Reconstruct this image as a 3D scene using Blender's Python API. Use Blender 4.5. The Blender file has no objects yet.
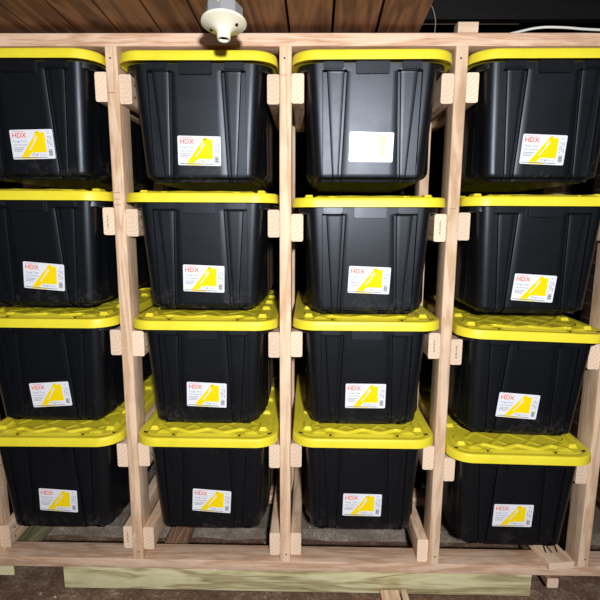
import bpy, bmesh, math, random
from mathutils import Vector, Matrix
random.seed(7)
S = bpy.context.scene
COL = S.collection
R = math.radians

# ------------------------------------------------------------------ camera
cam_d = bpy.data.cameras.new('camera')
cam_d.sensor_width = 36; cam_d.lens = 482.93 / 600 * 36; cam_d.clip_start = .02
cam = bpy.data.objects.new('camera', cam_d); COL.objects.link(cam)
def cam_matrix(pitch, yaw, roll, loc):
    cp, sp, c, s = math.cos(pitch), math.sin(pitch), math.cos(yaw), math.sin(yaw)
    fw = Vector((s*cp, c*cp, -sp)); rt = Vector((c, -s, 0)); up = rt.cross(fw)
    r2 = rt*math.cos(roll) + up*math.sin(roll); u2 = -rt*math.sin(roll) + up*math.cos(roll)
    m = Matrix((r2, u2, -fw)).transposed().to_4x4(); m.translation = loc
    return m
cam.matrix_world = cam_matrix(.1648, -.0169, .0057, Vector((.0750, -1.5719, 1.2629)))
S.camera = cam

# ------------------------------------------------------------------ world, light, exposure
w = bpy.data.worlds.new('World'); S.world = w; w.use_nodes = True
bg = w.node_tree.nodes['Background']
bg.inputs[0].default_value = (.75, .85, 1, 1); bg.inputs[1].default_value = .03
ld = bpy.data.lights.new('work_light', 'AREA'); ld.shape = 'DISK'; ld.size = .09
ld.energy = 33; ld.color = (.97, .985, 1)
lo = bpy.data.objects.new('work_light', ld); COL.objects.link(lo)
lo.location = (.23, -2.0, 1.47)
lo.rotation_euler = (Vector((.05, 0, .85)) - lo.location).to_track_quat('-Z', 'Y').to_euler()
S.view_settings.view_transform = 'Standard'; S.view_settings.look = 'None'
S.view_settings.gamma = 1; S.view_settings.use_curve_mapping = False
S.view_settings.exposure = 1.0

# ------------------------------------------------------------------ materials
def srgb(r, g, b):
    f = lambda c: (c/255/12.92) if c/255 <= .04045 else ((c/255+.055)/1.055)**2.4
    return (f(r), f(g), f(b), 1)
def mat(name):
    m = bpy.data.materials.new(name); m.use_nodes = True
    nt = m.node_tree; b = nt.nodes['Principled BSDF']
    return m, nt, b
def N(nt, t, **k):
    n = nt.nodes.new(t)
    for a, v in k.items():
        if a in n.inputs: n.inputs[a].default_value = v
        else: setattr(n, a, v)
    return n
def ramp(nt, stops):
    n = nt.nodes.new('ShaderNodeValToRGB'); e = n.color_ramp.elements
    while len(e) < len(stops): e.new(.5)
    for i, (p, c) in enumerate(stops): e[i].position = p; e[i].color = c
    return n
def plain(name, col, rough=.5, metal=0, spec=.5):
    m, nt, b = mat(name)
    b.inputs['Base Color'].default_value = col; b.inputs['Roughness'].default_value = rough
    b.inputs['Metallic'].default_value = metal; b.inputs['Specular IOR Level'].default_value = spec
    return m
def wood(name, axis, light, mid, dark, knot=None, scale=1.0, rough=.65, vary=.12):
    """sawn lumber, grain running along the given local axis"""
    m, nt, b = mat(name); L = nt.links.new
    tc = N(nt, 'ShaderNodeTexCoord'); oi = N(nt, 'ShaderNodeObjectInfo')
    mp = N(nt, 'ShaderNodeMapping')
    sc = [9*scale]*3; sc['xyz'.index(axis)] = .9*scale
    mp.inputs['Scale'].default_value = sc
    mul = N(nt, 'ShaderNodeVectorMath', operation='SCALE'); mul.inputs[0].default_value = (13.1, 7.7, 21.3)
    L(oi.outputs['Random'], mul.inputs['Scale'])
    add = N(nt, 'ShaderNodeVectorMath', operation='ADD')
    L(tc.outputs['Object'], add.inputs[0]); L(mul.outputs[0], add.inputs[1]); L(add.outputs[0], mp.inputs[0])
    n1 = N(nt, 'ShaderNodeTexNoise', Scale=2.0, Detail=3.0, Roughness=.55, Distortion=.6); L(mp.outputs[0], n1.inputs['Vector'])
    # growth rings: stripes of the stretched noise
    st = N(nt, 'ShaderNodeMath', operation='MULTIPLY'); st.inputs[1].default_value = 34
    L(n1.outputs['Fac'], st.inputs[0])
    sn = N(nt, 'ShaderNodeMath', operation='SINE'); L(st.outputs[0], sn.inputs[0])
    mr = N(nt, 'ShaderNodeMapRange'); mr.inputs['From Min'].default_value = -1; L(sn.outputs[0], mr.inputs['Value'])
    n2 = N(nt, 'ShaderNodeTexNoise', Scale=14.0, Detail=5.0, Roughness=.6); L(mp.outputs[0], n2.inputs['Vector'])
    mx = N(nt, 'ShaderNodeMix', data_type='FLOAT'); mx.inputs[0].default_value = .55
    L(mr.outputs[0], mx.inputs[2]); L(n2.outputs['Fac'], mx.inputs[3])
    cr = ramp(nt, [(.15, dark), (.5, mid), (.85, light)]); L(mx.outputs[0], cr.inputs[0])
    # knots
    mk = N(nt, 'ShaderNodeMapping'); sk = [6.0]*3; sk['xyz'.index(axis)] = 3.2; mk.inputs['Scale'].default_value = sk
    L(add.outputs[0], mk.inputs[0])
    vo = N(nt, 'ShaderNodeTexVoronoi', Scale=1.0); vo.inputs['Randomness'].default_value = 1; L(mk.outputs[0], vo.inputs['Vector'])
    kr = ramp(nt, [(.04, (1,1,1,1)), (.10, (0,0,0,1))]); L(vo.outputs['Distance'], kr.inputs[0])
    km = N(nt, 'ShaderNodeMix', data_type='RGBA'); km.inputs[7].default_value = knot or dark
    kf = N(nt, 'ShaderNodeMath', operation='MULTIPLY'); kf.inputs[1].default_value = .8; L(kr.outputs[0], kf.inputs[0])
    L(kf.outputs[0], km.inputs[0]); L(cr.outputs[0], km.inputs[6])
    # piece to piece variation and handling dirt
    hs = N(nt, 'ShaderNodeHueSaturation'); vr = N(nt, 'ShaderNodeMapRange')
    vr.inputs['To Min'].default_value = 1-vary; vr.inputs['To Max'].default_value = 1+vary*.6
    L(oi.outputs['Random'], vr.inputs['Value']); L(vr.outputs[0], hs.inputs['Value']); L(km.outputs[2], hs.inputs['Color'])
    n3 = N(nt, 'ShaderNodeTexNoise', Scale=7.0, Detail=4.0, Roughness=.7); L(add.outputs[0], n3.inputs['Vector'])
    dr = ramp(nt, [(.35, (.72,.68,.65,1)), (.55, (1,1,1,1))]); L(n3.outputs['Fac'], dr.inputs[0])
    dm = N(nt, 'ShaderNodeMix', data_type='RGBA', blend_type='MULTIPLY'); dm.inputs[0].default_value = .45
    L(hs.outputs[0], dm.inputs[6]); L(dr.outputs[0], dm.inputs[7]); L(dm.outputs[2], b.inputs['Base Color'])
    b.inputs['Roughness'].default_value = rough; b.inputs['Specular IOR Level'].default_value = .25
    bp = N(nt, 'ShaderNodeBump', Strength=.12, Distance=.004); L(n2.outputs['Fac'], bp.inputs['Height']); L(bp.outputs[0], b.inputs['Normal'])
    return m
def endgrain(name, light, dark):
    m, nt, b = mat(name); L = nt.links.new
    tc = N(nt, 'ShaderNodeTexCoord'); oi = N(nt, 'ShaderNodeObjectInfo')
    mul = N(nt, 'ShaderNodeVectorMath', operation='SCALE'); mul.inputs[0].default_value = (.05, 0, -.06)
    L(oi.outputs['Random'], mul.inputs['Scale'])
    add = N(nt, 'ShaderNodeVectorMath', operation='ADD'); L(tc.outputs['Object'], add.inputs[0]); L(mul.outputs[0], add.inputs[1])
    mp = N(nt, 'ShaderNodeMapping'); mp.inputs['Scale'].default_value = (1, .02, 1); L(add.outputs[0], mp.inputs[0])
    wv = N(nt, 'ShaderNodeTexWave', wave_type='RINGS', rings_direction='Y', Scale=26.0, Distortion=2.5, Detail=2.0)
    wv.inputs['Detail Scale'].default_value = .5
    L(mp.outputs[0], wv.inputs['Vector'])
    cr = ramp(nt, [(.1, dark), (.7, light)]); L(wv.outputs['Fac'], cr.inputs[0])
    hs = N(nt, 'ShaderNodeHueSaturation'); vr = N(nt, 'ShaderNodeMapRange')
    vr.inputs['To Min'].default_value = .85; vr.inputs['To Max'].default_value = 1.08
    L(oi.outputs['Random'], vr.inputs['Value']); L(vr.outputs[0], hs.inputs['Value']); L(cr.outputs[0], hs.inputs['Color'])
    L(hs.outputs[0], b.inputs['Base Color']); b.inputs['Roughness'].default_value = .8; b.inputs['Specular IOR Level'].default_value = .15
    return m
PL, PM, PD, PK = srgb(232,204,176), srgb(220,188,158), srgb(196,158,124), srgb(150,96,60)
W = {a: wood('pine_'+a, a, PL, PM, PD, PK) for a in 'xyz'}
W['plate_x'] = wood('pine_plate', 'x', srgb(226,196,172), srgb(214,178,150), srgb(186,146,116), srgb(120,75,50), rough=.6)
W['end'] = endgrain('pine_end_grain', srgb(232,206,182), srgb(224,194,166))
GL, GM, GD = srgb(214,208,168), srgb(200,192,148), srgb(136,116,78)
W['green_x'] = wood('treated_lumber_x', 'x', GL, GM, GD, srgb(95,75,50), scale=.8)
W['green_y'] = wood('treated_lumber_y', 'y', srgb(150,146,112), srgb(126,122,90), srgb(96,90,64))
W['green_end'] = endgrain('treated_end_grain', GL, GM)
W['ceil'] = wood('old_deck_boards', 'y', srgb(150,108,78), srgb(122,84,58), srgb(84,54,36), srgb(50,30,20), scale=.55, vary=.2, rough=.6)
W['joist_shade'] = wood('joists_shade_dark', 'x', srgb(17,12,11), srgb(13,9,8), srgb(9,6,6))  # near-black stands in for the unlit space overhead, shade put into the colour
W['brown_y'] = wood('weathered_pine', 'y', srgb(176,140,112), srgb(150,116,92), srgb(116,86,66))

def tub_mat():
    m, nt, b = mat('black_polypropylene'); L = nt.links.new
    tc = N(nt, 'ShaderNodeTexCoord'); oi = N(nt, 'ShaderNodeObjectInfo')
    off = N(nt, 'ShaderNodeVectorMath', operation='SCALE'); off.inputs[0].default_value = (5, 9, 3); L(oi.outputs['Random'], off.inputs['Scale'])
    ad = N(nt, 'ShaderNodeVectorMath', operation='ADD'); L(tc.outputs['Object'], ad.inputs[0]); L(off.outputs[0], ad.inputs[1])
    n = N(nt, 'ShaderNodeTexNoise', Scale=9.0, Detail=6.0, Roughness=.7); L(ad.outputs[0], n.inputs['Vector'])
    n2 = N(nt, 'ShaderNodeTexNoise', Scale=60.0, Detail=4.0, Roughness=.7); L(ad.outputs[0], n2.inputs['Vector'])
    sx = N(nt, 'ShaderNodeSeparateXYZ'); L(tc.outputs['Object'], sx.inputs[0])
    # dust smears that cling to the foot of the tub
    lo_ = N(nt, 'ShaderNodeMapRange'); lo_.inputs['From Min'].default_value = .09; lo_.inputs['From Max'].default_value = .0
    L(sx.outputs['Z'], lo_.inputs['Value'])
    nn = N(nt, 'ShaderNodeMath', operation='MULTIPLY'); L(n.outputs['Fac'], nn.inputs[0]); L(n2.outputs['Fac'], nn.inputs[1])
    dr = ramp(nt, [(.26, (0,0,0,1)), (.42, (1,1,1,1))]); L(nn.outputs[0], dr.inputs[0])
    dm = N(nt, 'ShaderNodeMath', operation='MULTIPLY'); L(dr.outputs[0], dm.inputs[0]); L(lo_.outputs[0], dm.inputs[1])
    dk = N(nt, 'ShaderNodeMath', operation='MULTIPLY'); dk.inputs[1].default_value = .25; L(dm.outputs[0], dk.inputs[0])
    mx = N(nt, 'ShaderNodeMix', data_type='RGBA'); mx.inputs[6].default_value = (.0022, .0028, .0042, 1); mx.inputs[7].default_value = srgb(120,110,98)
    L(dk.outputs[0], mx.inputs[0]); L(mx.outputs[2], b.inputs['Base Color'])
    rr = N(nt, 'ShaderNodeMapRange'); rr.inputs['To Min'].default_value = .34; rr.inputs['To Max'].default_value = .46
    L(n.outputs['Fac'], rr.inputs['Value']); L(rr.outputs[0], b.inputs['Roughness'])
    b.inputs['Specular IOR Level'].default_value = .46; b.inputs['Specular Tint'].default_value = (.82, .88, 1, 1)
    bp = N(nt, 'ShaderNodeBump', Strength=.05, Distance=.002); L(n2.outputs['Fac'], bp.inputs['Height']); L(bp.outputs[0], b.inputs['Normal'])
    return m
M_TUB = tub_mat()
def lid_mat():
    m, nt, b = mat('yellow_polypropylene'); L = nt.links.new
    tc = N(nt, 'ShaderNodeTexCoord')
    n = N(nt, 'ShaderNodeTexNoise', Scale=11.0, Detail=5.0, Roughness=.7); L(tc.outputs['Object'], n.inputs['Vector'])
    cr = ramp(nt, [(.3, srgb(220,203,42)), (.6, srgb(233,216,54))]); L(n.outputs['Fac'], cr.inputs[0])
    L(cr.outputs[0], b.inputs['Base Color']); b.inputs['Roughness'].default_value = .42
    b.inputs['Specular IOR Level'].default_value = .4
    return m
M_LID = lid_mat()
M_HOLE = plain('dark_hole', (.006,.006,.006,1), .9, spec=.1)
M_PAPER = plain('label_paper', srgb(226,228,236), .22)
M_LY = plain('label_yellow', srgb(246,214,10), .22)
M_LR = plain('label_red', srgb(230,108,78), .25)
M_LG = plain('label_grey_ink', srgb(120,122,132), .3)
M_LK = plain('label_dark_ink', srgb(70,68,60), .3)
M_SCREW = plain('black_screw', (.015,.015,.015,1), .4, .6)
M_INK = plain('stamp_ink', srgb(60,50,45), .8, spec=.1)
M_PORC = plain('ivory_porcelain', srgb(226,222,200), .28)
M_ZINC = plain('galvanised_steel', srgb(168,170,176), .35, .45)
M_WHITE = plain('white_cable_jacket', srgb(205,205,198), .45)
M_GREYW = plain('grey_wire', srgb(120,112,98), .5)
M_TAN = plain('tan_wire', srgb(196,170,110), .55)
def ground_mat(name, c1, c2, c3, sc=6.0, bump=.5):
    m, nt, b = mat(name); L = nt.links.new
    tc = N(nt, 'ShaderNodeTexCoord')
    n = N(nt, 'ShaderNodeTexNoise', Scale=sc, Detail=10.0, Roughness=.75); L(tc.outputs['Object'], n.inputs['Vector'])
    n2 = N(nt, 'ShaderNodeTexNoise', Scale=sc*12, Detail=6.0, Roughness=.8); L(tc.outputs['Object'], n2.inputs['Vector'])
    a = N(nt, 'ShaderNodeMix', data_type='FLOAT'); a.inputs[0].default_value = .5; L(n.outputs['Fac'], a.inputs[2]); L(n2.outputs['Fac'], a.inputs[3])
    cr = ramp(nt, [(.36, c1), (.52, c2), (.66, c3)]); L(a.outputs[0], cr.inputs[0]); L(cr.outputs[0], b.inputs['Base Color'])
    b.inputs['Roughness'].default_value = .9; b.inputs['Specular IOR Level'].default_value = .15
    bp = N(nt, 'ShaderNodeBump', Strength=bump, Distance=.02); L(a.outputs[0], bp.inputs['Height']); L(bp.outputs[0], b.inputs['Normal'])
    return m
M_DIRT = ground_mat('packed_dirt', srgb(70,52,42), srgb(116,90,74), srgb(178,156,136))
M_DUST = ground_mat('dusty_concrete', srgb(88,78,70), srgb(128,116,104), srgb(178,168,156), 9.0, .3)
def stone_mat():
    m, nt, b = mat('old_brick_wall'); L = nt.links.new
    tc = N(nt, 'ShaderNodeTexCoord')
    sx = N(nt, 'ShaderNodeSeparateXYZ'); L(tc.outputs['Object'], sx.inputs[0])
    s = N(nt, 'ShaderNodeMath', operation='ADD'); L(sx.outputs['X'], s.inputs[0]); L(sx.outputs['Y'], s.inputs[1])
    cx = N(nt, 'ShaderNodeCombineXYZ'); L(s.outputs[0], cx.inputs[0]); L(sx.outputs['Z'], cx.inputs[1])
    br = N(nt, 'ShaderNodeTexBrick', Scale=1.0); br.inputs['Brick Width'].default_value = .2; br.inputs['Row Height'].default_value = .067
    br.inputs['Mortar Size'].default_value = .006; br.inputs['Color1'].default_value = srgb(70,54,46)
    br.inputs['Color2'].default_value = srgb(48,38,34); br.inputs['Mortar'].default_value = srgb(88,78,70)
    L(cx.outputs[0], br.inputs['Vector'])
    n = N(nt, 'ShaderNodeTexNoise', Scale=16.0, Detail=8.0, Roughness=.75); L(tc.outputs['Object'], n.inputs['Vector'])
    cr = ramp(nt, [(.35, (.35,.33,.32,1)), (.65, (1,1,1,1))]); L(n.outputs['Fac'], cr.inputs[0])
    mm = N(nt, 'ShaderNodeMix', data_type='RGBA', blend_type='MULTIPLY'); mm.inputs[0].default_value = .8
    L(br.outputs['Color'], mm.inputs[6]); L(cr.outputs[0], mm.inputs[7]); L(mm.outputs[2], b.inputs['Base Color'])
    bp = N(nt, 'ShaderNodeBump', Strength=.6, Distance=.01); L(mm.outputs[2], bp.inputs['Height']); L(bp.outputs[0], b.inputs['Normal'])
    b.inputs['Roughness'].default_value = .95; b.inputs['Specular IOR Level'].default_value = .1
    return m
M_BRICK = stone_mat()

# ------------------------------------------------------------------ helpers
def link(name, bm, mats, parent=None, loc=(0,0,0), rot=(0,0,0), smooth=None):
    me = bpy.data.meshes.new(name); bmesh.ops.recalc_face_normals(bm, faces=bm.faces)
    bm.to_mesh(me); bm.free()
    for m in (mats if isinstance(mats, (list, tuple)) else [mats]): me.materials.append(m)
    if smooth is not None:
        me.shade_smooth(); me.set_sharp_from_angle(angle=R(smooth))
    o = bpy.data.objects.new(name, me); COL.objects.link(o)
    o.location = loc; o.rotation_euler = rot
    if parent: o.parent = parent
    return o
def tag(o, label, cat, group=None, kind=None):
    if label: o['label'] = label
    if cat: o['category'] = cat
    if group: o['group'] = group
    if kind: o['kind'] = kind
    return o
def empty(name, loc=(0,0,0), rot=(0,0,0)):
    o = bpy.data.objects.new(name, None); COL.objects.link(o)
    o.location = loc; o.rotation_euler = rot; o.empty_display_size = .05
    return o
def add_box(bm, c, d, mi=0, rot=None):
    r = bmesh.ops.create_cube(bm, size=1); vs = r['verts']
    for v in vs:
        v.co = Vector((v.co.x*d[0], v.co.y*d[1], v.co.z*d[2]))
        if rot: v.co = rot @ v.co
        v.co += Vector(c)
    for f in {f for v in vs for f in v.link_faces}: f.material_index = mi
    return vs
def board_bm(lx, ly, lz, axis, bev=.0035, jitter=.0):
    """a length of sawn lumber centred on its own middle; end faces take the second material"""
    bm = bmesh.new(); add_box(bm, (0,0,0), (lx,ly,lz))
    ai = 'xyz'.index(axis)
    ed = [e for e in bm.edges if abs((e.verts[0].co-e.verts[1].co)[ai]) > 1e-6]
    bmesh.ops.bevel(bm, geom=ed, offset=bev, segments=3, affect='EDGES', profile=.5)
    for f in bm.faces:
        f.normal_update()
        if abs(f.normal[ai]) > .9: f.material_index = 1
    return bm
def board(name, x0, x1, y0, y1, z0, z1, axis, mats, parent=None, rot=(0,0,0), bev=.0035):
    bm = board_bm(x1-x0, y1-y0, z1-z0, axis, bev)
    return link(name, bm, mats, parent, ((x0+x1)/2, (y0+y1)/2, (z0+z1)/2), rot, smooth=35)
def tube(name, pts, rad, m, parent=None, closed=False, res=8):
    cu = bpy.data.curves.new(name, 'CURVE'); cu.dimensions = '3D'; cu.bevel_depth = rad; cu.bevel_resolution = 3; cu.use_fill_caps = True
    sp = cu.splines.new('BEZIER'); sp.bezier_points.add(len(pts)-1)
    for p, q in zip(sp.bezier_points, pts): p.co = q; p.handle_left_type = p.handle_right_type = 'AUTO'
    cu.resolution_u = res
    tmp = bpy.data.objects.new('t', cu); COL.objects.link(tmp)
    dg = bpy.context.evaluated_depsgraph_get(); me = bpy.data.meshes.new_from_object(tmp.evaluated_get(dg)); me.name = name
    bpy.data.objects.remove(tmp)
    me.materials.clear(); me.materials.append(m); me.shade_smooth()
    o = bpy.data.objects.new(name, me); COL.objects.link(o)
    if parent: o.parent = parent
    return o

# ------------------------------------------------------------------ the cellar itself
def quad_slab(name, x0, x1, y0, y1, z0, z1, m, kind='structure'):
    bm = bmesh.new(); add_box(bm, ((x0+x1)/2, (y0+y1)/2, (z0+z1)/2), (x1-x0, y1-y0, z1-z0))
    o = link(name, bm, m); o['kind'] = kind; return o
bm = bmesh.new()            # uneven dirt floor
bmesh.ops.create_grid(bm, x_segments=150, y_segments=110, size=.5)
from mathutils import noise as mn
FLOOR = -.0905
for v in bm.verts:
    v.co.x *= 3.6; v.co.y = v.co.y*3.6 - .7
    h = .010*mn.fractal(Vector((v.co.x*5, v.co.y*5, 0)), 1, 2, 4)
    if v.co.y > -.12 and v.co.y < .12: h = min(h, 0)*.3 - .001
    v.co.z = FLOOR + min(h, .008)
link('floor', bm, M_DIRT, smooth=60)['kind'] = 'structure'
quad_slab('trim_1', -1.6, 1.42, .30, 1.05, -.13, -.0385, M_DUST)
quad_slab('wall_back', -1.8, 1.8, 1.05, 1.15, -.15, 2.4, M_BRICK)
quad_slab('wall_right', 1.42, 1.52, -1.4, 1.05, -.15, 2.4, M_BRICK)
quad_slab('wall_left', -1.8, -1.7, -1.4, 1.05, -.15, 2.4, M_BRICK)
# deck boards under the floor above: end on a slant at the right, dark joist space beyond
bm = bmesh.new()
sx = [-1.84,-1.71,-1.575,-1.44,-1.31,-1.18,-1.05,-.92,-.79,-.655,-.525,-.393,-.262,-.132,.009,.143,.279,.417]   # seams
for i in range(len(sx)-1):
    sa, sb = [-.075 + .13*max(0, min(1, (q+.66)/1.08)) for q in sx[i:i+2]]
    z0 = 1.8400 + (.0012 if i % 2 else 0); g = .0042; ya, yb = -.70, 1.05
    lo4 = [(sx[i]+sa*(ya-.04)+g, ya), (sx[i+1]+sb*(ya-.04)-g, ya), (sx[i+1]+sb*(yb-.04)-g, yb), (sx[i]+sa*(yb-.04)+g, yb)]
    va = [bm.verts.new((x, y, z0)) for x, y in lo4]; vb = [bm.verts.new((x, y, z0+.018)) for x, y in lo4]
    bm.faces.new(va); bm.faces.new(vb)
    for k in range(4): bm.faces.new((va[k], va[(k+1) % 4], vb[(k+1) % 4], vb[k]))
o = link('ceiling', bm, W['ceil']); o['kind'] = 'structure'
quad_slab('trim_2', -1.8, 1.8, -1.4, 1.05, 2.30, 2.33, W['joist_shade'])
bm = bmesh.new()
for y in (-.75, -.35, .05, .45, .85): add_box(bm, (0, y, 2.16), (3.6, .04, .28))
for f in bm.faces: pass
link('trim_3', bm, W['joist_shade'])['kind'] = 'structure'
bm = bmesh.new(); add_box(bm, (-.6, .1, 1.90), (2.0, 1.6, .07)); link('trim_4', bm, W['joist_shade'])['kind'] = 'structure'

# ------------------------------------------------------------------ the rack
P = .5355; T = .038; D = .089; TOP = 1.7826
PX = [-2*P, -P, 0, P, 2*P]
rack = empty('storage_rack', (0, .25, 0))
tag(rack, 'tall open rack of pale pine lumber holding the black totes in four columns', 'rack')
def rb(name, x0, x1, y0, y1, z0, z1, axis, mats=None, bev=.0035, rot=(0,0,0)):
    o = board(name, x0, x1, y0, y1, z0, z1, axis, mats or [W[axis], W['end']], rack, rot, bev)
    o.location.y -= .25
    return o
rb('bottom_plate', -1.32, 1.40, 0, D, 0, T, 'x', [W['plate_x'], W['end']])
rb('top_plate', -1.32, 1.40, 0, D, TOP, TOP+T, 'x', [W['plate_x'], W['end']])
rb('bottom_plate', -1.15, 1.15, .42, .42+D, 0, T, 'x', [W['plate_x'], W['end']])
rb('top_plate', -1.15, 1.15, .42, .42+D, TOP, TOP+T, 'x', [W['plate_x'], W['end']])
def screw(parent, x, z, r=.0036):
    bm = bmesh.new()
    bmesh.ops.create_cone(bm, cap_ends=True, segments=12, radius1=r, radius2=r*.5, depth=.002)
    link('screw', bm, M_SCREW, parent, (x, -D/2-.0004, z), (R(90), 0, 0))
for i, x in enumerate(PX):
    p = rb('post', x-T/2, x+T/2, 0, D, T, TOP, 'z')
    zc = (T+TOP)/2
    screw(p, -.003, TOP-.034-zc); screw(p, .004, T+.03-zc)
    rb('rear_post', x-T/2, x+T/2, .42, .42+D, T, TOP, 'z')
# pencil ticks on the posts at rail height
def tick(x, z, w_, a):
    bm = bmesh.new(); add_box(bm, (0,0,0), (w_, .0003, .0012))
    o = link('pencil_mark', bm, M_INK, rack, (x, -.2502, z), (0, a, 0))
for x, zs in ((-P, (1.648, 1.345, 1.325, 1.307)), (0, (1.70,)), (P, (1.30,))):
    for z in zs: tick(x-.004, z, .02, random.uniform(-.1, .1))

# lid undersides: (column, row) -> height, roll, yaw, sideways shift
BINS = {(0,0):(1.7307,0,0,0),
        (1,0):(1.7238,0,0,0),
        (2,0):(1.7267,0,-1.1,0.001),
        (3,0):(1.7297,0,-0.6,0),
        (0,1):(1.3185,0,0,0),
        (1,1):(1.3141,0,0,0),
        (2,1):(1.3023,0.3,0,0),
        (3,1):(1.3082,0,0,0),
        (0,2):(0.9136,0,0,0),
        (1,2):(0.9103,0,0,0),
        (2,2):(0.9135,0,0,0),
        (3,2):(0.8863,-1.5,-1.1,0.001),
        (0,3):(0.5035,0.4,0,0),
        (1,3):(0.5087,0,0,0),
        (2,3):(0.5132,0,0,0),
        (3,3):(0.4670,-0.3,-1.1,0.001)}
FWD = {(3,2): .006, (3,3): .008}          # pulled a little towards the room
RH = .088
def rail(x0, top, y0, side):
    o = rb('rail', x0, x0+T, y0, .42+D, top-RH, top, 'y', bev=.006)
    return o
rails = {}
for (c, r), (lz, roll, yaw, dx) in BINS.items():
    cx = PX[c]+P/2
    for side in (-1, 1):
        xe = cx + side*(P/2 - T/2 - T/2)
        top = lz - .0202 + math.tan(R(roll))*side*.215
        y0 = .006
        if c == 2 and side == 1 and r >= 2: y0 = .001
        rails[(c, r, side)] = rail(xe - T/2, top, y0, side)
for c, side, y0, zt in ((0,-1,.02,.150), (0,1,.018,.157), (1,-1,.010,.160), (1,1,.012,.144), (2,-1,.020,.140), (2,1,.014,T+RH+.0003)):
    cx = PX[c]+P/2; xe = cx + side*(P/2 - T)
    rails[(c, 4, side)] = rail(xe-T/2, zt, y0, side)
# grade stamps: a column of small dark dashes on some rail ends, nails on the inner faces
def stamp(o, dx=0):
    bm = bmesh.new(); y = -(.42+D-.05)/2 - .02
    L = -(o.dimensions.y/2) if o.dimensions.y else y
    mny = min(v.co.y for v in o.data.vertices)
    for k in range(9):
        add_box(bm, (dx, mny-.0002, .02-.005*k), (random.uniform(.003,.006), .0003, .0022))
    link('grade_stamp', bm, M_INK, o)
for k in ((0,1,1), (2,1,1), (2,2,1), (0,4,1), (3,2,-1)): stamp(rails[k], -.004 if k[0] == 0 else 0)
def nails(o, side):
    mny = min(v.co.y for v in o.data.vertices)
    for k in range(2):
        bm = bmesh.new(); bmesh.ops.create_cone(bm, cap_ends=True, segments=10, radius1=.0036, radius2=.0036, depth=.0015)
        link('nail', bm, M_SCREW, o, (side*T/2, mny+.03, .018-.036*k), (0, R(90), 0))
for k in ((1,0,-1), (1,1,-1), (1,2,-1), (1,3,-1), (0,4,-1)): nails(rails[k], 1)

# ------------------------------------------------------------------ treated lumber, offcuts
def prop(name, label, cat, x0, x1, y0, y1, z0, z1, axis, mats, rot=(0,0,0), group=None, bev=.0035):
    o = board(name, x0, x1, y0, y1, z0, z1, axis, mats, None, rot, bev); return tag(o, label, cat, group)
prop('support_beam', 'long greenish treated beam lying on dirt under the front of the rack', 'beam',
     -.817, .893, .004, .042, -.0889, -.0003, 'x', [W['green_x'], W['green_end']])
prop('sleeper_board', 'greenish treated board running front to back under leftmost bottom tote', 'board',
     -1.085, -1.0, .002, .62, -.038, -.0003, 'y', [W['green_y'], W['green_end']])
prop('sleeper_board', 'weathered brown board running front to back under second bottom tote', 'board',
     -.485, -.398, .046, .62, -.038, -.0003, 'y', [W['brown_y'], W['end']])
prop('sleeper_board', 'narrow pale board end poking from under the bottom plate at lower right', 'board',
     .942, .982, -.012, .60, -.0385, -.0003, 'y', [W['brown_y'], W['end']], bev=.006)
prop('lumber_offcut', 'flat pale board offcut on bottom plate with dark screws on top', 'offcut',
     .930, 1.026, -.012, .125, T+.0003, T+.026, 'y', [W['y'], W['end']], (0,0,R(8)))
prop('lumber_offcut', 'wider pale offcut on the dirt in front of the treated beam', 'offcut',
     .350, .418, -.25, -.004, -.088, -.070, 'y', [W['y'], W['end']], (R(2),0,R(2)))
prop('lumber_offcut', 'narrow pale stick on the dirt right beside the wider offcut', 'offcut',
     .4245, .447, -.25, -.004, -.088, -.066, 'y', [W['y'], W['end']], (R(2),0,R(2)))
prop('wood_block', 'short pale wood block sitting on top of the rack near the third post', 'block',
     .5180, .5790, .0, .04, TOP+T+.0003, TOP+T+.031, 'x', [W['x'], W['end']])
prop('wood_strip', 'thin light wood strip in the dark space above right end of rack', 'board',
     .40, .89, .4705, .49, 2.022, 2.033, 'x', [W['x'], W['end']])
# loose black screws on the offcut
def screw_bm():
    bm = bmesh.new(); L = .05
    r = bmesh.ops.create_cone(bm, cap_ends=True, segments=12, radius1=.0042, radius2=.0018, depth=.003)
    for v in r['verts']: v.co.z += L/2
    r = bmesh.ops.create_cone(bm, cap_ends=True, segments=10, radius1=.0006, radius2=.0017, depth=L-.003)
    for k in range(14):   # thread
        r = bmesh.ops.create_cone(bm, cap_ends=True, segments=10, radius1=.0016, radius2=.0026, depth=.0012)
        for v in r['verts']: v.co.z += -L/2 + .008 + k*.0022
    return bm
sc = link('drywall_screw', screw_bm(), M_SCREW, None, (.956, .052, T+.0305), (R(-88), 0, R(-12)), smooth=40)
tag(sc, 'leftmost dark screw lying on the pale offcut at lower right', 'screw', 'screws on the offcut')
for x, y, a, l in ((.972, .053, 4, 'middle dark screw lying on the pale offcut at lower right'),
                   (.999, .056, -14, 'rightmost dark screw lying on the pale offcut at lower right')):
    q = sc.copy(); COL.objects.link(q); q.location = (x, y, T+.0305); q.rotation_euler = (R(-88), 0, R(a)); q['label'] = l

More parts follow.
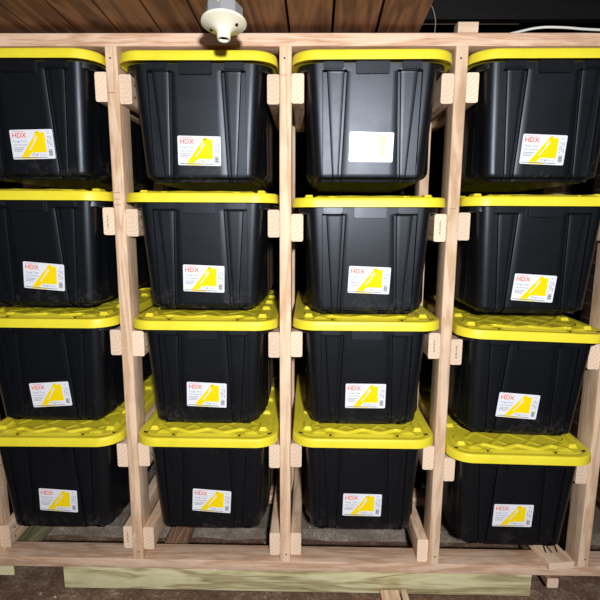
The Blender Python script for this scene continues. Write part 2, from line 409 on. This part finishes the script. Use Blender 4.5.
# ------------------------------------------------------------------ totes
def rrect(hw, y0, y1, r, nf, ns, nb, nc):
    """closed loop of (x, y, nx, ny, tagchar, s) starting on the front face, counter-clockwise seen from above"""
    out = []
    for i in range(nf): out.append((-hw+r+(2*hw-2*r)*i/nf, y0, 0, -1, 'f'))
    for i in range(nc):
        a = -math.pi/2 + math.pi/2*i/nc; out.append((hw-r+r*math.cos(a), y0+r+r*math.sin(a), math.cos(a), math.sin(a), 'c'))
    for i in range(ns): out.append((hw, y0+r+(y1-y0-2*r)*i/ns, 1, 0, 's'))
    for i in range(nc):
        a = math.pi/2*i/nc; out.append((hw-r+r*math.cos(a), y1-r+r*math.sin(a), math.cos(a), math.sin(a), 'c'))
    for i in range(nb): out.append((hw-r-(2*hw-2*r)*i/nb, y1, 0, 1, 'b'))
    for i in range(nc):
        a = math.pi/2 + math.pi/2*i/nc; out.append((-hw+r+r*math.cos(a), y1-r+r*math.sin(a), math.cos(a), math.sin(a), 'c'))
    for i in range(ns): out.append((-hw, y1-r-(y1-y0-2*r)*i/ns, -1, 0, 's'))
    for i in range(nc):
        a = math.pi + math.pi/2*i/nc; out.append((-hw+r+r*math.cos(a), y0+r+r*math.sin(a), math.cos(a), math.sin(a), 'c'))
    return out
def loft(bm, loops, cap=True, mi=0):
    rows = [[bm.verts.new(p) for p in lp] for lp in loops]
    n = len(rows[0])
    for a, b in zip(rows, rows[1:]):
        for i in range(n):
            f = bm.faces.new((a[i], a[(i+1) % n], b[(i+1) % n], b[i])); f.material_index = mi
    if cap:
        bm.faces.new(rows[0][::-1]).material_index = mi; bm.faces.new(rows[-1]).material_index = mi
    return rows
def sstep(a, b, x):
    t = min(1, max(0, (x-a)/(b-a))); return t*t*(3-2*t)
ZT = .343
def hw_at(t): return .177 + .021*t
def yf_at(t): return -.320 - .025*t
def columns(t):
    """(x, depth) pairs of half the front face, from the middle outwards"""
    a = .087 - .013*t; b0 = a + .010; b1 = b0 + .016 + .036*t; c = .150 + .004*t
    d = .009 * (1 - sstep(.930, .945, t))
    hwf = hw_at(t) - (.052+.01*t)            # where the corner rounding starts
    pts = [(0, 0), (.02, 0), (.04, 0), (.06, 0), (a-.002, 0), (a, .1), (a+.0018, 1), (b0-.0018, 1), (b0, .42), (b0+.002, .35)]
    for k in range(1, 5): pts.append((b0+.002 + (b1-b0-.004)*k/4, .35))
    pts += [(b1, .42), (b1+.002, 1)]
    return pts, b1, c, d, hwf
def front_cols(t):
    pts, b1, c, d, hwf = columns(t)
    lim = hwf
    out = [(x, g*d) for x, g in pts]
    return out, d
def side_groove(y, t):
    u = abs(((y+.02)/.105) % 1 - .5)
    return .007*sstep(.36, .39, u) * (1 - sstep(.930, .945, t))
def wall_loop(t, z, ins):
    hw, y0, y1, r = hw_at(t)-ins, yf_at(t)+ins, .325+.02*t-ins, .034
    pts, d = front_cols(t)
    b1 = pts[-2][0]
    c = .146 + .004*t                        # proud outer band begins here
    # between the flank panel and the outer band runs a channel that widens downwards
    c = max(c, b1+.006)
    half = pts + [((b1+.002+c-.002)/2, d), (c-.002, d), (c, .0)]
    xe = hw - r
    for k in range(1, 4): half.append((c + (xe-c)*k/4 if xe > c else c+.0005*k, 0))
    front = [(-x, g) for x, g in half[::-1]][:-1] + half
    out = []
    for x, g in front: out.append((x, y0+g))
    base = rrect(hw, y0, y1, r, 1, 44, 30, 12)[1:]
    for (x, y, nx, ny, k) in base:
        g = side_groove(y, t) if k == 's' else 0
        if k != 'b':      # the long walls bulge out past the front corners and taper less
            g -= (.002 + .022*(1-t)) * sstep(-.285, -.235, y)*(1-sstep(.235, .285, y)) * min(1, (z-.002)/.03 if z > .002 else 0)
        out.append((x-nx*g, y-ny*g))
    return [(x, y, z) for x, y in out]
def make_tub():
    bm = bmesh.new(); loops = []
    ts = [0, .012, .03, .045, .06] + [.06 + .86*k/16 for k in range(1, 17)] + [.93, .935, .94, .945, .96, 1]
    for (dz, ins) in ((.0, .022), (.0, .018), (.008, .015)):      # recessed foot below the walls
        loops.append(wall_loop(0, dz, ins))
    for t in ts:
        ins = 0
        if t <= .03: ins = .008*(1 - math.sqrt(max(0, 1-(1-t/.03)**2)))
        loops.append(wall_loop(t, .010 + (ZT-.010)*t, ins))
    loft(bm, loops)
    # rim that rests on the rails
    lr = [(.2235, -.335, .335, .320, .06), (.2265, -.338, .338, .323, .06), (.2265, -.338, .338, .339, .06)]
    loft(bm, [[(p[0], p[1], z+.005) for p in rrect(h, a, b, r, 20, 20, 20, 10)] for h, a, b, z, r in lr])
    # grips under the rim: wide centre grip, two narrower ones
    for s in (-1, 1):
        for x, w_, h, pr in ((0, .100, .034, .012), (-.116, .060, .020, .009), (.116, .060, .020, .009)):
            y = -.345 if s < 0 else .345
            n0 = len(bm.verts)
            vs = add_box(bm, (x, y + s*pr/2 - s*.006, .345-h/2), (w_, pr+.012, h))
            bm.verts.ensure_lookup_table()
            ed = [e for e in {e for v in vs for e in v.link_edges} if abs(e.verts[0].co.z-e.verts[1].co.z) < .001 and e.verts[0].co.z < .345-h/2 or abs(e.verts[0].co.z-e.verts[1].co.z) > .01]
            bmesh.ops.bevel(bm, geom=ed, offset=.003, segments=2, affect='EDGES')
    return bm
def sdf_rr(x, y, hw, y0, y1, r):
    cx, cy = 0, (y0+y1)/2; hx, hy = hw, (y1-y0)/2
    qx, qy = abs(x)-hx+r, abs(y-cy)-hy+r
    return -(math.hypot(max(qx,0), max(qy,0)) + min(max(qx,qy),0) - r)   # distance in from the edge
LHW, LY0, LY1, LR_ = .2420, -.370, .370, .075
def lid_h(x, y):
    d = sdf_rr(x, y, LHW, LY0, LY1, LR_)
    ay, ax = abs(y), abs(x); h = 0
    # raised inner deck, its front and rear edges zigzag
    tri = abs(((x/.115+.5) % 1)*2 - 1)
    zig = .298 + .030*tri
    h += .0075*(1 - sstep(zig, zig+.004, ay))*(1 - sstep(.160, .164, ax))     # raised chevrons along the edge
    inner = (1 - sstep(zig-.020, zig-.013, ay)) * sstep(.034, .044, d)
    h -= .018*inner                              # sunken deck behind a zigzag edge
    deck = inner * (1 - sstep(.160, .166, ax))
    u = abs(((x+y*.9)/.115) % 1 - .5); v = abs(((x-y*.9)/.115) % 1 - .5)
    h += .013*max(1-sstep(.07, .11, u), 1-sstep(.07, .11, v))*deck
    # long low step along front and rear
    h = max(h, .0055*(1-sstep(.100, .107, ax)) * sstep(.333, .337, ay)*(1-sstep(.346, .350, ay)))
    h = max(h, .0055*sstep(.126,.132,ax)*(1-sstep(.168,.176,ax))*sstep(.300,.306,ay)*(1-sstep(.322,.332,ay)))
    # stacking blocks at the corners and along the sides
    for yc, ln in ((.272, .024), (.130, .018), (.0, .018)):
        h = max(h, .011*sstep(.174, .180, ax)*(1-sstep(.200, .207, ax))*(1-sstep(ln, ln+.006, abs(ay-yc))))
    h -= .003*sstep(.020, .026, d)*(1-sstep(.026,.034,d))
    return h
def make_lid():
    bm = bmesh.new(); H = .029
    nx, ny = 122, 176
    # top: concentric-free grid mapped into the rounded outline
    grid = {}
    def mapped(i, j):
        u = -1+2*i/nx; v = -1+2*j/ny
        x = u*(LHW-.004); y = v*(LY1-.004)
        r = LR_-.004; qx = abs(x)-(LHW-.004-r); qy = abs(y)-(LY1-.004-r)
        if qx > 0 and qy > 0:    # squeeze the corner square into its quarter disc
            m = max(qx, qy); l = math.hypot(qx, qy); k = m/l
            qx, qy = qx*k, qy*k
            x = math.copysign(LHW-.004-r+qx, x); y = math.copysign(LY1-.004-r+qy, y)
        return x, y
    for i in range(nx+1):
        for j in range(ny+1):
            x, y = mapped(i, j); grid[i, j] = bm.verts.new((x, y, H+lid_h(x, y)))
    for i in range(nx):
        for j in range(ny):
            f = bm.faces.new((grid[i,j], grid[i+1,j], grid[i+1,j+1], grid[i,j+1]))
            c = f.calc_center_median()
            for hx, hy, rr in ((.214, .318, .0075),):
                if ((abs(c.x)-hx)/rr)**2 + ((abs(c.y)-hy)/(rr*1.15))**2 < 1: f.material_index = 1
            if abs(abs(c.x)-.114) < .0035 and abs(abs(c.y)-.336) < .005: f.material_index = 1
    ring = [grid[i,0] for i in range(nx)] + [grid[nx,j] for j in range(ny)] + [grid[i,ny] for i in range(nx,0,-1)] + [grid[0,j] for j in range(ny,0,-1)]
    prev = ring; n = len(ring)
    for out, z in ((.0022, H-.001), (.0036, H-.0035), (.0044, H-.010), (.0056, .004), (.0056, 0), (.0025, 0), (.0, .006)):
        cur = []
        for v in ring:
            x, y = v.co.x, v.co.y; r = LR_-.004
            cx = math.copysign(max(0, LHW-.004-r), x) if abs(x) > LHW-.004-r else x
            cy = math.copysign(max(0, LY1-.004-r), y) if abs(y) > LY1-.004-r else y
            nrm = Vector((x-cx, y-cy)); nrm = nrm.normalized() if nrm.length > 1e-6 else Vector((0, math.copysign(1, y)))
            cur.append(bm.verts.new((x+nrm.x*out, y+nrm.y*out, z)))
        for k in range(n): bm.faces.new((prev[k], prev[(k+1) % n], cur[(k+1) % n], cur[k]))
        prev = cur
    bm.faces.new(prev)
    return bm

def text_into(bm, s, size, x, z, y, mi, bold=0.0, align='LEFT', rotz=0):
    cu = bpy.data.curves.new('t', 'FONT'); cu.body = s; cu.size = size; cu.align_x = align; cu.offset = bold
    cu.resolution_u = 3
    tmp = bpy.data.objects.new('t', cu); COL.objects.link(tmp)
    dg = bpy.context.evaluated_depsgraph_get(); me = bpy.data.meshes.new_from_object(tmp.evaluated_get(dg))
    bpy.data.objects.remove(tmp)
    m = Matrix.Translation((x, y, z)) @ Matrix.Rotation(R(90), 4, 'X') @ Matrix.Rotation(rotz, 4, 'Z')
    me.transform(m); n0 = len(bm.faces); bm.from_mesh(me); bm.faces.ensure_lookup_table()
    for f in bm.faces[n0:]: f.material_index = mi
    bpy.data.meshes.remove(me)
def make_sticker():
    bm = bmesh.new(); W2, H2 = .0672, .0440
    r = .004; pts = []
    for cx, cz, a0 in ((W2-r, -H2+r, -90), (W2-r, H2-r, 0), (-W2+r, H2-r, 90), (-W2+r, -H2+r, 180)):
        for k in range(5): a = R(a0+22.5*k); pts.append((cx+r*math.cos(a), cz+r*math.sin(a)))
    loft(bm, [[(x, 0, z) for x, z in pts], [(x, -.0006, z) for x, z in pts]])
    def X(u): return -W2 + 2*W2*u
    def Z(v): return H2 - 2*H2*v
    def poly(uv, y, mi):
        f = bm.faces.new([bm.verts.new((X(u), y, Z(v))) for u, v in uv]); f.material_index = mi
    poly([(.20,.925),(.60,.10),(.81,.10),(.81,.775),(.46,.775),(.37,.925)], -.0008, 1)
    poly([(.62,.045),(.70,.045),(.67,.12),(.585,.12)], -.0008, 1)
    poly([(.40,.70),(.425,.70),(.64,.26),(.615,.26)], -.0010, 0)
    poly([(.52,.36),(.54,.36),(.62,.20),(.60,.20)], -.0010, 0)
    poly([(.03,.935),(.81,.935),(.81,.955),(.03,.955)], -.0010, 4)
    poly([(.20,.955),(.56,.955),(.56,.985),(.20,.985)], -.0009, 1)
    text_into(bm, 'HDX', .0205, X(.045), Z(.265), -.0010, 2, .0004)
    poly([(.06,.055),(.33,.055),(.33,.070),(.06,.070)], -.0010, 2)
    text_into(bm, 'Tough Tote', .0088, X(.05), Z(.42), -.0010, 3)
    text_into(bm, 'Caja resistente', .0072, X(.05), Z(.53), -.0010, 3)
    for k in range(3): poly([(.05,.60+.055*k),(.30-.03*k,.60+.055*k),(.30-.03*k,.617+.055*k),(.05,.617+.055*k)], -.0010, 3)
    text_into(bm, '27 gal', .0085, X(.465), Z(.875), -.0010, 4)
    for k in range(3): poly([(.64+.05*k,.85),(.67+.05*k,.85),(.67+.05*k,.868),(.64+.05*k,.868)], -.0010, 3)
    text_into(bm, '27', .0075, X(.875), Z(.15), -.0010, 3)
    for c in range(3):
        for k in range(7):
            u = .855+.042*c; v = .24+.053*k
            if (c*7+k) % 4 != 1: poly([(u,v),(u+.022,v),(u+.022,v+.030),(u,v+.030)], -.0010, 3)
    z = .67
    while z < .90:                                # bar code, bars lying across
        h = random.choice((.008,.012,.018)); poly([(.86,z),(.95,z),(.95,z+h),(.86,z+h)], -.0010, 4); z += h+random.choice((.008,.012))
    return bm

proto = empty('storage_tote')
tub = link('tub', make_tub(), M_TUB, proto, smooth=28)
lid = link('lid', make_lid(), [M_LID, M_HOLE], proto, (0,0,.345), smooth=40)
stk = link('sticker', make_sticker(), [M_PAPER, M_LY, M_LR, M_LG, M_LK], proto)
tub['label'] = 'black ribbed plastic tub'; lid['label'] = 'bright yellow plastic lid'; stk['label'] = 'white and yellow paper product sticker'
STICK = {(0,0):(-0.7893,1.4903,1.4), (1,0):(-0.2673,1.4724,-1.1), (2,0):(0.2729,1.4853,-1.0), (3,0):(0.7978,1.4795,-2.2),
         (0,1):(-0.7875,1.0759,-4.5), (1,1):(-0.2641,1.0722,-2.0), (2,1):(0.2723,1.0715,-2.0), (3,1):(0.8017,1.0497,-3.2),
         (0,2):(-0.7976,0.6716,3.8), (1,2):(-0.2647,0.6772,-2.3), (2,2):(0.2707,0.6794,-0.0), (3,2):(0.7820,0.6525,-3.8),
         (0,3):(-0.7998,0.2800,-3.2), (1,3):(-0.2572,0.2871,-4.0), (2,3):(0.2701,0.2798,-0.7), (3,3):(0.7973,0.2544,0.2)}
RN = ['top', 'second', 'third', 'bottom']; CN = ['leftmost', 'second', 'third', 'rightmost']
EXTRA = {(2,0): 'black tote with yellow lid and glare on its sticker, top row, third column',
         (0,0): 'black tote with yellow lid in top row, leftmost column, cut by photo edge',
         (1,0): 'black tote with yellow lid in top row, right below the ceiling lampholder',
         (3,2): 'black tote with yellow lid hanging slightly tilted, third row from top, rightmost column',
         (3,3): 'black tote with yellow lid in bottom row, rightmost column, above the offcut with screws'}
YC = .309
first = True
for r in range(4):
    for c in range(4):
        lz, roll, yaw, dx = BINS[c, r]
        cx = PX[c]+P/2+dx
        if first: t, ch = proto, {'tub': tub, 'lid': lid, 'sticker': stk}; first = False
        else:
            t = proto.copy(); COL.objects.link(t); ch = {}
            for nm, o in (('tub', tub), ('lid', lid), ('sticker', stk)):
                q = o.copy(); COL.objects.link(q); q.parent = t; ch[nm] = q
        t.location = (cx, YC - FWD.get((c, r), 0), lz-.345); t.rotation_euler = (0, R(-roll), R(yaw))
        sx, sz, sa = STICK[c, r]
        lzl = sz - (lz-.345); tt = (lzl-.010)/(ZT-.010)
        ch['sticker'].location = (sx-cx, yf_at(tt)-.0006, lzl)
        ch['sticker'].rotation_euler = (R(4.5), -R(sa-roll), 0)
        lab = EXTRA.get((c, r)) or 'black tote with yellow lid in the %s row%s, %s column%s' % (RN[r], ' from top' if 0 < r < 3 else '', CN[c], ' from left' if 0 < c < 3 else '')
        tag(t, lab, 'tote', 'black totes with yellow lids hanging in the rack')

# ------------------------------------------------------------------ lampholder, cables
def lathe(bm, prof, n=40, mi=0):
    loft(bm, [[(r*math.cos(2*math.pi*k/n), r*math.sin(2*math.pi*k/n), z) for k in range(n)] for r, z in prof], cap=True, mi=mi)
lamp = empty('ceiling_lampholder', (-.1425, -.25, 1.84))
tag(lamp, 'empty ivory porcelain lampholder on metal box hanging from the ceiling boards', 'light fixture')
tilt = empty_rot = (R(-9), 0, 0)
bm = bmesh.new()
lathe(bm, [(.046, -.054), (.0475, -.056), (.0475, -.084), (.044, -.086)], 8)
link('junction_box', bm, M_ZINC, lamp, (0,0,.0), tilt)
bm = bmesh.new()
lathe(bm, [(.050,-.0865), (.0565,-.0885), (.0575,-.091), (.0565,-.0945), (.046,-.0985), (.034,-.103), (.024,-.109), (.019,-.115), (.0175,-.121), (.017,-.130), (.0155,-.1335), (.0125,-.1335), (.0115,-.128), (.011,-.120)])
base = link('porcelain_base', bm, M_PORC, lamp, (0,0,0), tilt, smooth=50)
bm = bmesh.new(); lathe(bm, [(.0112,-.1275), (.0112,-.1265)], 24)
link('socket', bm, M_HOLE, base, (0,0,0))
for x, y in ((.034, -.012), (-.034, .012)):
    bm = bmesh.new(); lathe(bm, [(.0042,-.1045), (.0042,-.0985)], 12); link('mounting_screw', bm, M_SCREW, base, (x, y, 0))
tube('wire', [(-.006,-.040,.0), (-.010,-.05,-.02), (-.008,-.054,-.045), (-.004,-.046,-.070)], .0032, M_TAN, lamp)
bm = bmesh.new(); add_box(bm, (0,0.01,-.026), (.018,.03,.054)); link('mounting_strap', bm, M_ZINC, lamp)

tag(tube('electrical_cable', [(.60,.08,1.8246), (.655,.045,1.8246), (.70,.015,1.8265), (.75,-.015,1.828), (.81,-.030,1.8235), (.88,-.032,1.818), (.95,-.030,1.8165), (1.05,-.02,1.822), (1.15,.01,1.8265), (1.3,.05,1.8246)], .0036, M_WHITE),
    'white electrical cable arching over the right end of the top plate', 'cable')
tag(tube('hanging_wire', [(.462,.09,1.8225), (.468,.08,1.85), (.462,.07,1.90), (.44,.06,1.93), (.41,.06,1.95), (.36,.1,2.0)], .0014, M_GREYW),
    'thin wire drooping from the dark gap just right of ceiling boards', 'wire')

# ------------------------------------------------------------------ wood chips and crumbs on the ground
bm = bmesh.new()
SOLID = [(-1.1,-.98), (-.50,-.385), (.93,1.0), (.33,.46)]
for k in range(700):
    if k < 230: x, y, z0 = random.uniform(-1.2, 1.25), random.uniform(-.35, -.01), FLOOR+.002
    elif k < 560: x, y, z0 = random.uniform(-1.1, 1.25), random.uniform(.12, .28), FLOOR+.004
    else: x, y, z0 = random.uniform(-1.1, 1.2), random.uniform(.31, .41), -.0378
    if any(a < x < b for a, b in SOLID) or (y > -.02 and y < .10): continue
    s = random.uniform(.0015, .006)
    if k % 17 == 0: s *= 2
    rm = Matrix.Rotation(random.uniform(0, 6.3), 3, 'Z') @ Matrix.Rotation(random.uniform(-.5, .5), 3, 'X')
    add_box(bm, (x, y, z0+s*.3), (s, s*random.uniform(.5, 1.6), s*.5), rot=rm, mi=k % 3)
tag(link('wood_chips', bm, [plain('pale_chip', srgb(196,176,150), .8), plain('grey_chip', srgb(150,142,132), .9), plain('brown_chip', srgb(104,80,62), .9)]),
    'small pale wood chips and crumbs strewn over the dirt', 'debris', kind='stuff')
